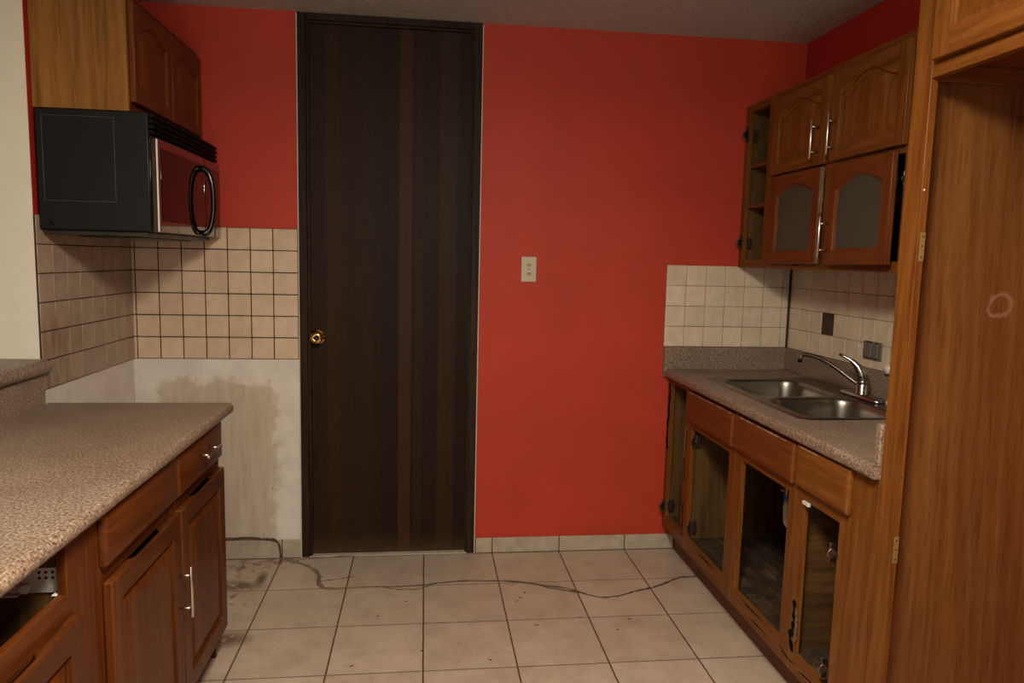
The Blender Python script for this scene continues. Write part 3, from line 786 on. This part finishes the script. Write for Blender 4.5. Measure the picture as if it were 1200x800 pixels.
# duplex outlet on the red wall
ot = thing('duplex_outlet', 'ivory duplex outlet plate on the red wall', 'outlet', (.546, -.003, 1.36))
tw_ = lambda u, v, w: (.546+u, -w, 1.418+v)
bm = bmesh.new(); box(bm, -.036, .036, -.060, .060, .0005, .006, tw_); obj('wall_plate', bm, M['ivory'], ot, .002)
for s in (-1, 1):
    bm = bmesh.new()
    P = [(.0172*math.cos(t*math.pi/12), max(-.0135, min(.0135, .0172*math.sin(t*math.pi/12)))+s*.0215) for t in range(24)]
    prism(bm, P, .005, .0085, tw_); r_ = obj('receptacle', bm, M['amber'] if 0 else M['ivory'], ot, .0006)
    bm = bmesh.new(); P = [(.0125*math.cos(t*math.pi/10), .0075*math.sin(t*math.pi/10)+s*.0215) for t in range(20)]; prism(bm, P, .0080, .0089, tw_); obj('worn_face', bm, M['amber'], r_)
    bm = bmesh.new(); box(bm, -.0075, -.0052, s*.0215-.002, s*.0215+.006, .0088, .0092, tw_); box(bm, .0052, .0075, s*.0215-.002, s*.0215+.006, .0088, .0092, tw_); box(bm, -.002, .002, s*.0215-.009, s*.0215-.005, .0084, .0092, tw_); obj('slots', bm, M['dark'], r_)
bm = bmesh.new(); lathe(bm, [(.0035, .0058), (.0030, .0072)], 12, lambda a, b, c: tw_(a, b, c)); obj('screw', bm, M['dark'], ot)

# ------------------------------------------------------------------ right wall cabinet
UR = 1.600
t1 = tfR(UR)
wc = thing('wall_cabinet', 'oak wall cabinet above the sink with open shelves and glass lower doors', 'cabinet', (1.745, -.86, 1.45))
stiles(wc, ((.003, .045), (.250, .345), (.755, .835), (1.235, 1.716)), 1.450, 2.226, t1, M['oak_z'])
for a, b in ((.045, .250), (.345, .755), (.835, 1.235)):
    rails(wc, ((a, b, 1.450, 1.487), (a, b, 2.192, 2.226)), t1, M['oak_y'])
    if a > .1: rails(wc, ((a, b, 1.840, 1.875),), t1, M['oak_y'])
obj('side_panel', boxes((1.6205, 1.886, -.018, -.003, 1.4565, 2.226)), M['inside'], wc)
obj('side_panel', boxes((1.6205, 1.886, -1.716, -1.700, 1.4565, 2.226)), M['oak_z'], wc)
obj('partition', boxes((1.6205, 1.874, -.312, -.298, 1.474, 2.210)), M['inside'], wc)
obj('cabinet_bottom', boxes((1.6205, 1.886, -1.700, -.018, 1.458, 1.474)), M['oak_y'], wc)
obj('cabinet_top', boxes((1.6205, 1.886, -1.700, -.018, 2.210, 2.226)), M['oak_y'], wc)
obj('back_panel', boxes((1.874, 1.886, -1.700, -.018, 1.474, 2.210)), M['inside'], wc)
for z in (1.755, 1.947):
    obj('shelf', boxes((1.622, 1.874, -.298, -.018, z-.016, z)), M['oak_y'], wc, .001)
obj('shelf', boxes((1.64, 1.874, -1.700, -.312, 1.845, 1.861)), M['inside'], wc)
om = (M['oak_z'], M['oak_y']); rm = (M['redoak_z'], M['redoak_y'])
dA = cab_door('cabinet_door', .447, .333, tfRo(UR-.0008, .330, 1.862), wc, om, 'cathedral', .052, .050, .052, .042)
dB = cab_door('cabinet_door', .440, .333, tfRo(UR-.0008, .804, 1.864), wc, om, 'cathedral', .052, .050, .055, .042)
dC = cab_door('cabinet_door', .405, .380, tfRo(UR-.0008, .348, 1.473), wc, rm, 'round', .038, .050, .055, .048, glass=M['frost'], ragged=True, label='red-brown door with frosted arched glass and a splintered edge')
ang = math.radians(2.6); c_, s_ = math.cos(ang), math.sin(ang)
tD = lambda u, v, w: (UR-.004-(w*c_ + (u)*s_), -(.826+u*c_ - w*s_), 1.470+v+u*.012)
dD = cab_door('cabinet_door', .408, .368, tD, wc, rm, 'round', .042, .055, .054, .045, glass=M['frost'], label='red-brown door with frosted arched glass standing slightly ajar')
pull(dA, lambda a, b, c: (1.5795-c, -.722-a, 1.960+b), L=.152)
pull(dB, lambda a, b, c: (1.5795-c, -.842-a, 1.961+b), L=.152)
pull(dD, lambda a, b, c: (1.574-c, -.848-a, 1.577+b), L=.155, out=.036)
hinge(wc, lambda a, b, c: (UR-.002-c, -.040-a*.9, 2.085+b))
hinge(wc, lambda a, b, c: (UR-.002-c, -.038-a*.9, 1.570+b))
hinge(wc, lambda a, b, c: (UR+.015-c*.5, -1.2+a, 1.76+b))
jagged(wc, [(.55, 1.462), (.60, 1.474), (.64, 1.466)], .02, t1, -.0002, .0008, k=3)

# ------------------------------------------------------------------ refrigerator enclosure on the right
fe = thing('refrigerator_enclosure', 'tall oak refrigerator enclosure with side panel and overhead cabinet', 'cabinet', (1.58, -2.2, 0))
te = tfR(FR)
stiles(fe, ((1.7185, 1.785), (2.66, 2.72)), .001, 2.5415, te, M['oak_z'])
p_ = obj('side_panel', boxes((1.2905, 1.888, -1.735, -1.7185, .001, 2.5415)), M['bigpanel'], fe); p_['label'] = 'broad pale oak panel with a pinkish ring stain'
obj('side_panel', boxes((1.2905, 1.888, -2.72, -2.704, .001, 2.5415)), M['bigpanel'], fe)
rails(fe, ((1.785, 2.66, 1.926, 1.985), (1.785, 2.66, 2.485, 2.5415)), te, M['oak_y'])
obj('cabinet_bottom', boxes((1.2905, 1.888, -2.704, -1.735, 1.972, 1.986)), M['redoak_y'], fe)
obj('cleat', boxes((1.2905, 1.888, -1.753, -1.7355, 1.930, 1.9715)), M['oak_x'] if 'oak_x' in M else M['redoak_y'], fe, .002)
cab_door('cabinet_door', .415, .53, tfRo(FR-.0008, 1.806, 1.962), fe, om, None, 0, .062, .058, .055)
cab_door('cabinet_door', .415, .53, tfRo(FR-.0008, 2.235, 1.962), fe, om, None, 0, .062, .058, .055)
for z in (1.52, .73):
    bm = bmesh.new(); box(bm, 1.288-.012, 1.2895, -1.7862, -1.7845, z-.036, z+.036)
    m_ = obj('hinge_mark', bm, M['yellowply'], fe); m_['label'] = 'pale bare wood where a hinge was'
    bm = bmesh.new()
    for dz in (-.026, .002, .026): lathe(bm, [(.0022, 0), (.0022, .0008)], 8, lambda a, b, c, dz=dz: (1.283+a, -1.7862-c, z+dz+b))
    obj('screw_hole', bm, M['dark'], m_)
for x, z in ((1.281, .925), (1.283, .56), (1.276, 1.66)):
    bm = bmesh.new(); lathe(bm, [(.0028, 0), (.0028, .0006)], 10, lambda a, b, c: (x+a, -1.7851-c, z+b)); obj('screw_hole', bm, M['dark'] if z < 1.5 else M['whiteplastic'], fe)

# ------------------------------------------------------------------ left run
FL = -.672
def tfL(X): return lambda u, v, w: (X+w, -u, v)
def tfLo(X, u0, v0): return lambda u, v, w: (X+w, -(u0+u), v0+v)
t2 = tfL(FL); sm = (M['stain_z'], M['stain_y'])
bc = thing('base_cabinet', 'brown oak base cabinet with two doors and two drawers by the stained wall', 'cabinet', (-.97, -1.37, 0))
stiles(bc, ((.872, .912), (1.325, 1.362), (1.800, 1.880)), .09, .884, t2, M['stain_z'])
for a, b in ((.912, 1.325), (1.362, 1.800)):
    rails(bc, [(a, b, z0, z1) for z0, z1 in ((.09, .14), (.712, .757), (.865, .884))], t2, M['stain_y'])
obj('side_panel', boxes((-1.268, -.6925, -.888, -.872, .0, .884)), M['stain_z'], bc)
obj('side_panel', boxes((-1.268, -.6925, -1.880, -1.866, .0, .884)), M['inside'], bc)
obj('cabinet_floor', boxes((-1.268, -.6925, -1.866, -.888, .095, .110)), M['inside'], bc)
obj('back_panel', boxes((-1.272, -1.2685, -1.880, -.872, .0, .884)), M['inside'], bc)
obj('toe_kick', boxes((-.725, -.712, -1.866, -.888, .0, .095)), M['stain_y'], bc)
def drawer_front(parent, a, b, z0, z1):
    bm = bmesh.new(); prof = [(0, .0008), (0, .011), (.005, .019), (.016, .0215)]
    rings = [[bm.verts.new(t2(*p, w_)) for p in ((a+o_, z0+o_), (b-o_, z0+o_), (b-o_, z1-o_), (a+o_, z1-o_))] for o_, w_ in prof]
    for A, B in zip(rings, rings[1:]):
        for k in range(4): bm.faces.new([A[k], A[(k+1) % 4], B[(k+1) % 4], B[k]])
    bm.faces.new(rings[-1]); bm.faces.new(rings[0][::-1]); return obj('drawer_front', bm, M['stain_y'], parent, .001)
dr1 = drawer_front(bc, .893, 1.337, .753, .883)
dr2 = drawer_front(bc, 1.352, 1.822, .755, .883)
pull(dr1, lambda a, b, c: (FL+.0215+c, -1.105-a, .829+b), vertical=False, L=.150)
d1 = cab_door('cabinet_door', .452, .592, tfLo(FL+.0008, .885, .122), bc, sm, None, 0, .060, .060, .060, .022, notch=True)
d2 = cab_door('cabinet_door', .466, .592, tfLo(FL+.0008, 1.347, .122), bc, sm, None, 0, .060, .060, .060, .022, notch=True)
pull(d2, lambda a, b, c: (FL+.0228+c, -1.372-a, .482+b), L=.155)

bc2 = thing('base_cabinet', 'brown oak base cabinet with an empty drawer opening in the near left corner', 'cabinet', (-.97, -2.34, 0))
stiles(bc2, ((1.881, 1.968), (2.56, 2.80)), .09, .884, t2, M['stain_z'])
rails(bc2, [(1.968, 2.56, z0, z1) for z0, z1 in ((.09, .14), (.700, .762), (.872, .884))], t2, M['stain_y'])
obj('side_panel', boxes((-1.268, -.6925, -1.952, -1.8805, .0, .884)), M['inside'], bc2)
obj('side_panel', boxes((-1.268, -.6925, -2.80, -2.784, .0, .884)), M['inside'], bc2)
obj('cabinet_floor', boxes((-1.268, -.6925, -2.784, -1.952, .095, .110)), M['inside'], bc2)
obj('back_panel', boxes((-1.272, -1.2685, -2.80, -1.8805, .0, .884)), M['inside'], bc2)
obj('toe_kick', boxes((-.725, -.712, -2.784, -1.952, .0, .095)), M['stain_y'], bc2)
cab_door('cabinet_door', .60, .592, tfLo(FL+.0008, 1.945, .122), bc2, sm, None, 0, .060, .060, .060, .022, notch=True)
# drawer runner left in the opening
bm = bmesh.new()
box(bm, -.800, -.690, -1.9558, -1.9535, .762, .815); box(bm, -.70, -.690, -1.975, -1.9558, .762, .764)
sl = obj('drawer_slide', bm, M['dirtywhite'], bc2, .001); sl['label'] = 'dusty white metal drawer slide'
bm = bmesh.new(); box(bm, -1.22, -.762, -1.966, -1.9558, .764, .786); box(bm, -1.22, -.762, -1.980, -1.966, .764, .768); box(bm, -1.22, -.762, -1.980, -1.966, .783, .786); obj('slide_rail', bm, M['dirtywhite'], sl, .001)
bm = bmesh.new(); tube(bm, [(-.752, -1.956, .776), (-.752, -1.972, .776)], .0095, 18); obj('roller', bm, M['whiteplastic'], sl, .001)
bm = bmesh.new()
for x in (-.787, -.730, -.717, -.704):
    for z in (.806, .794): tube(bm, [(x, -1.9557, z), (x, -1.9566, z)], .0032, 10)
obj('screw_holes', bm, M['dark'], sl)
bm = bmesh.new(); tube(bm, [(-.7, -1.952, .852), (-.7, -1.9545, .852)], .005, 10); obj('bolt_hole', bm, M['dark'], bc2)

CL = .925
lc = thing('laminate_countertop', 'brown speckled laminate countertop with rounded front in the left foreground', 'countertop', (-.95, -1.8, .885))
bm = bmesh.new(); prism(bm, bullnose(-1.262, -.636, .885, CL, 1, .019), -2.86, -.795, lambda p, q, a: (p, a, q)); obj('worktop', bm, M['laminate'], lc, .004)
bm = bmesh.new(); box(bm, -1.2755, -1.262, -2.86, YL-.002, .885, 1.0285); obj('backsplash_strip', bm, M['laminate'], lc, .002)
struct('trim_6', boxes((XL-.012, XL-.0006, -2.86, YL-.0015, .0, .884)), M['cream'])
br = thing('bar_ledge', 'raised laminate bar ledge with rounded edge under the cream wall', 'countertop', (-1.43, -1.8, 1.03))
bm = bmesh.new(); prism(bm, bullnose(-1.66, -1.236, 1.031, 1.083, 1, .026), -2.90, YL-.002, lambda p, q, a: (p, a, q)); obj('ledge_top', bm, M['laminate'], br, .004)

# ------------------------------------------------------------------ left wall cabinet and microwave
UL = -.966
ul = thing('wall_cabinet', 'short oak wall cabinet above the black microwave', 'cabinet', (-1.12, -.39, 1.938))
obj('side_panel', boxes((XL+.002, UL-.0005, -.782, -.768, 1.940, 2.5405)), M['ply'], ul)
obj('side_panel', boxes((XL+.002, UL-.0205, -.018, -.003, 1.940, 2.33)), M['ply'], ul)
obj('cabinet_bottom', boxes((XL+.002, UL-.0205, -.768, -.018, 1.940, 1.955)), M['ply'], ul)
obj('cabinet_top', boxes((XL+.002, UL-.0205, -.768, -.018, 2.315, 2.33)), M['ply'], ul)
tu = tfL(UL)
stiles(ul, ((.003, .035), (.375, .410), (.738, .768)), 1.940, 2.335, tu, M['stain_z'])
for a, b in ((.035, .375), (.410, .738)):
    rails(ul, [(a, b, z0, z1) for z0, z1 in ((1.940, 1.985), (2.295, 2.335))], tu, M['stain_y'])
dm = (M['redoak_z'], M['redoak_y'])
cab_door('cabinet_door', .362, .335, tfLo(UL+.0008, .022, 1.972), ul, dm, 'cathedral', .045, .046, .048, .040)
cab_door('cabinet_door', .372, .335, tfLo(UL+.0008, .398, 1.972), ul, dm, 'cathedral', .045, .046, .048, .040)

mw = thing('microwave_oven', 'black over-the-range microwave with reflective curved door', 'microwave', (-1.08, -.4, 1.515))
MY0, MY1 = -.792, -.012; MZ0, MZ1 = 1.531, 1.9365
MB = -.902
obj('body', boxes((XL+.010, MB, MY0, MY1, MZ0, MZ1)), M['black'], mw, .004)
bm = bmesh.new()
x0, x1, z0, z1 = -1.245, -1.012, 1.628, 1.915
e_ = .0022
for a in ((x0, x1, z1-e_, z1), (x0, x1, z0, z0+e_), (x0, x0+e_, z0, z1), (x1-e_, x1, z0, z1)): box(bm, a[0], a[1], MY0-.0016, MY0+.001, a[2], a[3])
r_ = obj('embossed_line', bm, simple('dark_grey_edge', (.050, .050, .043), .5), mw, .0006)  # thin raised outline, greyer than the black side
bm = bmesh.new(); P = [(-1.236, 1.545), (-1.214, 1.545), (-1.236, 1.570)]; prism(bm, P, MY0-.0008, MY0+.001, lambda p, q, a: (p, a, q)); obj('embossed_mark', bm, M['blackgloss'], mw)
bm = bmesh.new(); box(bm, XL+.014, MB-.02, MY0+.02, MY1-.02, 1.514, MZ0-.0005); box(bm, -1.18, -.98, -.70, -.11, 1.508, 1.5142); obj('underside', bm, simple('greasy_metal', (.06, .055, .045), .35, .6, var=.4), mw, .003)
def fx(y, add=0):      # curved front in plan
    t = (y-MY0)/(MY1-MY0); return -.877 + .010*(1-(2*t-1)**2)*.9 + add
ys = [MY0+.0+(MY1-MY0)*i/32 for i in range(33)]
def curved(name, a, b, z0, z1, add, mat, parent, back=None, bev=.0015):
    bm = bmesh.new(); yy = [a+(b-a)*i/30 for i in range(31)]
    front = [(fx(y, add), y) for y in yy]; bk = [(back if back is not None else fx(y, add)-.004, y) for y in yy]
    n = len(yy)
    V = [[bm.verts.new((p[0], p[1], z)) for p in l] for l in (front, bk) for z in (z0, z1)]
    f0, f1, b0, b1 = V
    for i in range(n-1):
        bm.faces.new([f0[i], f0[i+1], f1[i+1], f1[i]]); bm.faces.new([b0[i], b1[i], b1[i+1], b0[i+1]])
        bm.faces.new([f1[i], f1[i+1], b1[i+1], b1[i]]); bm.faces.new([f0[i], b0[i], b0[i+1], f0[i+1]])
    for i in (0, n-1): bm.faces.new([f0[i], f1[i], b1[i], b0[i]])
    o = obj(name, bm, mat, parent, bev); return o
curved('front_chassis', MY0+.004, MY1, MZ0, 1.862, -.022, M['blackgloss'], mw, MB+.0005)
dr = curved('oven_door', MY0+.0125, -.006+MY1*0-.272, MZ0+.001, 1.852, 0, M['mwsteel'], mw, MB+.004)
curved('window', MY0+.035, -.285, 1.566, 1.822, .0012, M['mwglass'], dr)
curved('bright_edge', MY0+.0055, MY0+.012, MZ0+.001, 1.850, .001, M['mwtrim'], mw)
cp = curved('control_panel', -.270, MY1, MZ0+.001, 1.852, 0, M['mwsteel'], mw, MB+.004)
curved('key_area', -.262, MY1-.014, 1.566, 1.822, .0012, M['mwglass'], cp)
bm = bmesh.new(); hy = -.318; hx = fx(hy)
hp = []
for i in range(25):
    t = i/24; a = math.pi*t
    hp.append((hx+.002+.046*math.sin(a)**.75, hy, 1.672+.132*math.cos(a)))
tube(bm, hp, [.0100+.004*abs(i/12-1)**2 for i in range(25)], 14); obj('handle', bm, M['blackgloss'], dr, 0, True)
# louvred vent over the door
for i in range(4):
    z = 1.865+.0185*i
    bm = bmesh.new(); n = 30; yy = [MY0+.006+(MY1-MY0-.010)*k/n for k in range(n+1)]
    for k in range(n):
        A = []
        for y in (yy[k], yy[k+1]):
            A.append([bm.verts.new((MB+.0006, y, z+.004)), bm.verts.new((fx(y, -.014), y, z)), bm.verts.new((fx(y, -.006), y, z+.006)), bm.verts.new((fx(y, -.014), y, z+.0135)), bm.verts.new((MB+.0006, y, z+.0135))])
        for q in range(5): bm.faces.new([A[0][q], A[0][(q+1) % 5], A[1][(q+1) % 5], A[1][q]])
        if k == 0: bm.faces.new(A[0])
        if k == n-1: bm.faces.new(A[1])
    bmesh.ops.remove_doubles(bm, verts=bm.verts, dist=1e-6)
    obj('vent_louvre', bm, M['vent'], mw)

# ------------------------------------------------------------------ dirt trail and bits on the floor
tr = [(-.632, -.008), (-.60, -.03), (-.56, -.054), (-.489, -.110), (-.440, -.170), (-.418, -.235), (-.412, -.300), (-.385, -.350), (-.33, -.358), (-.25, -.352), (-.157, -.350), (-.08, -.357), (-.006, -.352), (.07, -.345), (.12, -.332), (.185, -.322), (.26, -.318), (.341, -.326), (.42, -.330), (.48, -.340), (.533, -.359), (.604, -.392), (.66, -.410), (.72, -.440), (.777, -.495), (.82, -.520), (.858, -.525), (.92, -.512), (.977, -.484), (1.03, -.462), (1.087, -.445), (1.15, -.410), (1.20, -.375), (1.25, -.350), (1.332, -.340)]
def densify(P, k=4):
    out = []
    for a, b in zip(P, P[1:]):
        for i in range(k): t = i/k; out.append(tuple(a[j]+(b[j]-a[j])*t + random.uniform(-.0015, .0015) for j in range(len(a))))
    out.append(P[-1]); return out
def trail(name, P, wid, hgt=.004):
    bm = bmesh.new(); D = densify([(x, y, .0015) for x, y in P])
    D = [(x, y, .0012) for x, y, z in D]
    n = len(D); rr = [wid(i/n)*random.uniform(.6, 1.3) for i in range(n)]
    tube(bm, D, rr, 6, squash=.35); return bm
bm = trail('t', tr[8:], lambda t: .0035 if t < .2 else (.0048 if t < .5 else .0062))
o_ = obj('mud_trail', bm, M['mud'], None); tag(o_, 'thin dried mud trail wandering across the floor tiles from the door to the sink cabinet', 'mud trail')
bm = trail('t', [(.44, -.335), (.50, -.352), (.56, -.372), (.62, -.418), (.70, -.452), (.75, -.470)], lambda t: .006); obj('side_branch', bm, M['mud'], o_)
bm = trail('t', [(-.12, -.36), (-.05, -.385), (.03, -.388), (.09, -.352)], lambda t: .0028); obj('side_branch', bm, M['mud'], o_)
bm = trail('t', [(-.405, -.275), (-.33, -.262), (-.26, -.235)], lambda t: .0026); obj('side_branch', bm, M['mud'], o_)
bm = trail('t', tr[:11], lambda t: .0105 if t < .8 else .007); a = obj('pale_smear', bm, M['mud_light'], o_); a['label'] = 'wider pale brown start of the trail'
bm = trail('t', [(-.60, -.03), (-.56, -.075), (-.545, -.04), (-.50, -.022), (-.38, -.012), (-.25, .005)], lambda t: .003); obj('side_branch', bm, M['mud'], o_)
bm = bmesh.new(); W = densify([(-1.0, -.013, .104), (-.871, -.013, .106), (-.78, -.013, .108), (-.70, -.013, .100), (-.658, -.013, .094), (-.640, -.013, .078), (-.632, -.013, .04), (-.630, -.013, .006)], 5)
tube(bm, [(x, -.0125, z) for x, y, z in W], [random.uniform(.004, .0075) for _ in W], 7); tag(obj('mud_tube', bm, M['mud']), 'dark mud tube running along and down the skirting tile left of the door', 'mud tube')
bm = bmesh.new()
for x, y in ((.475, -.50), (.455, -.53), (.50, -.455), (.70, -.69), (.30, -.98), (.51, -.74), (.83, -.80), (-.02, -.50), (-.13, -.62), (.58, -1.2), (-.2, -.98), (.05, -.9), (.9, -.72)):
    L = random.uniform(.003, .009); a = random.uniform(0, 3.1); c, s = math.cos(a), math.sin(a)
    box(bm, -L, L, -.0016, .0016, 0, .002, lambda p, q, r, x=x, y=y, c=c, s=s: (x+p*c-q*s, y+p*s+q*c, .0004+r))
tag(obj('dirt_crumbs', bm, M['mud']), 'tiny dark crumbs scattered over the floor tiles', 'dirt', kind='stuff')

# ------------------------------------------------------------------ the ceiling lamp that lights the kitchen (above and behind the view)
cl = thing('ceiling_lamp', 'round flush ceiling lamp lighting the kitchen', 'lamp', (LAMP_X, LAMP_Y, H-.11))
bm = bmesh.new(); lathe(bm, [(.19, -.03), (.20, 0), (.20, .0)], 40, lambda a, b, c: (LAMP_X+a, LAMP_Y+b, H-.001+c)); obj('lamp_base', bm, M['whiteplastic'], cl)
bulb = bpy.data.materials.new('lit_globe'); bulb.use_nodes = True; bb = bulb.node_tree.nodes['Principled BSDF']
bb.inputs['Base Color'].default_value = (.8, .78, .7, 1); bb.inputs['Emission Color'].default_value = (1, .92, .80, 1); bb.inputs['Emission Strength'].default_value = LAMP_STRENGTH
bm = bmesh.new(); lathe(bm, [(.10*math.sin(math.pi*i/16)+1e-4, -.115-.10*math.cos(math.pi*i/16)*-1) for i in range(17)], 32, lambda a, b, c: (LAMP_X+a, LAMP_Y+b, H-.03+c)); obj('lamp_globe', bm, bulb, cl, 0, True)
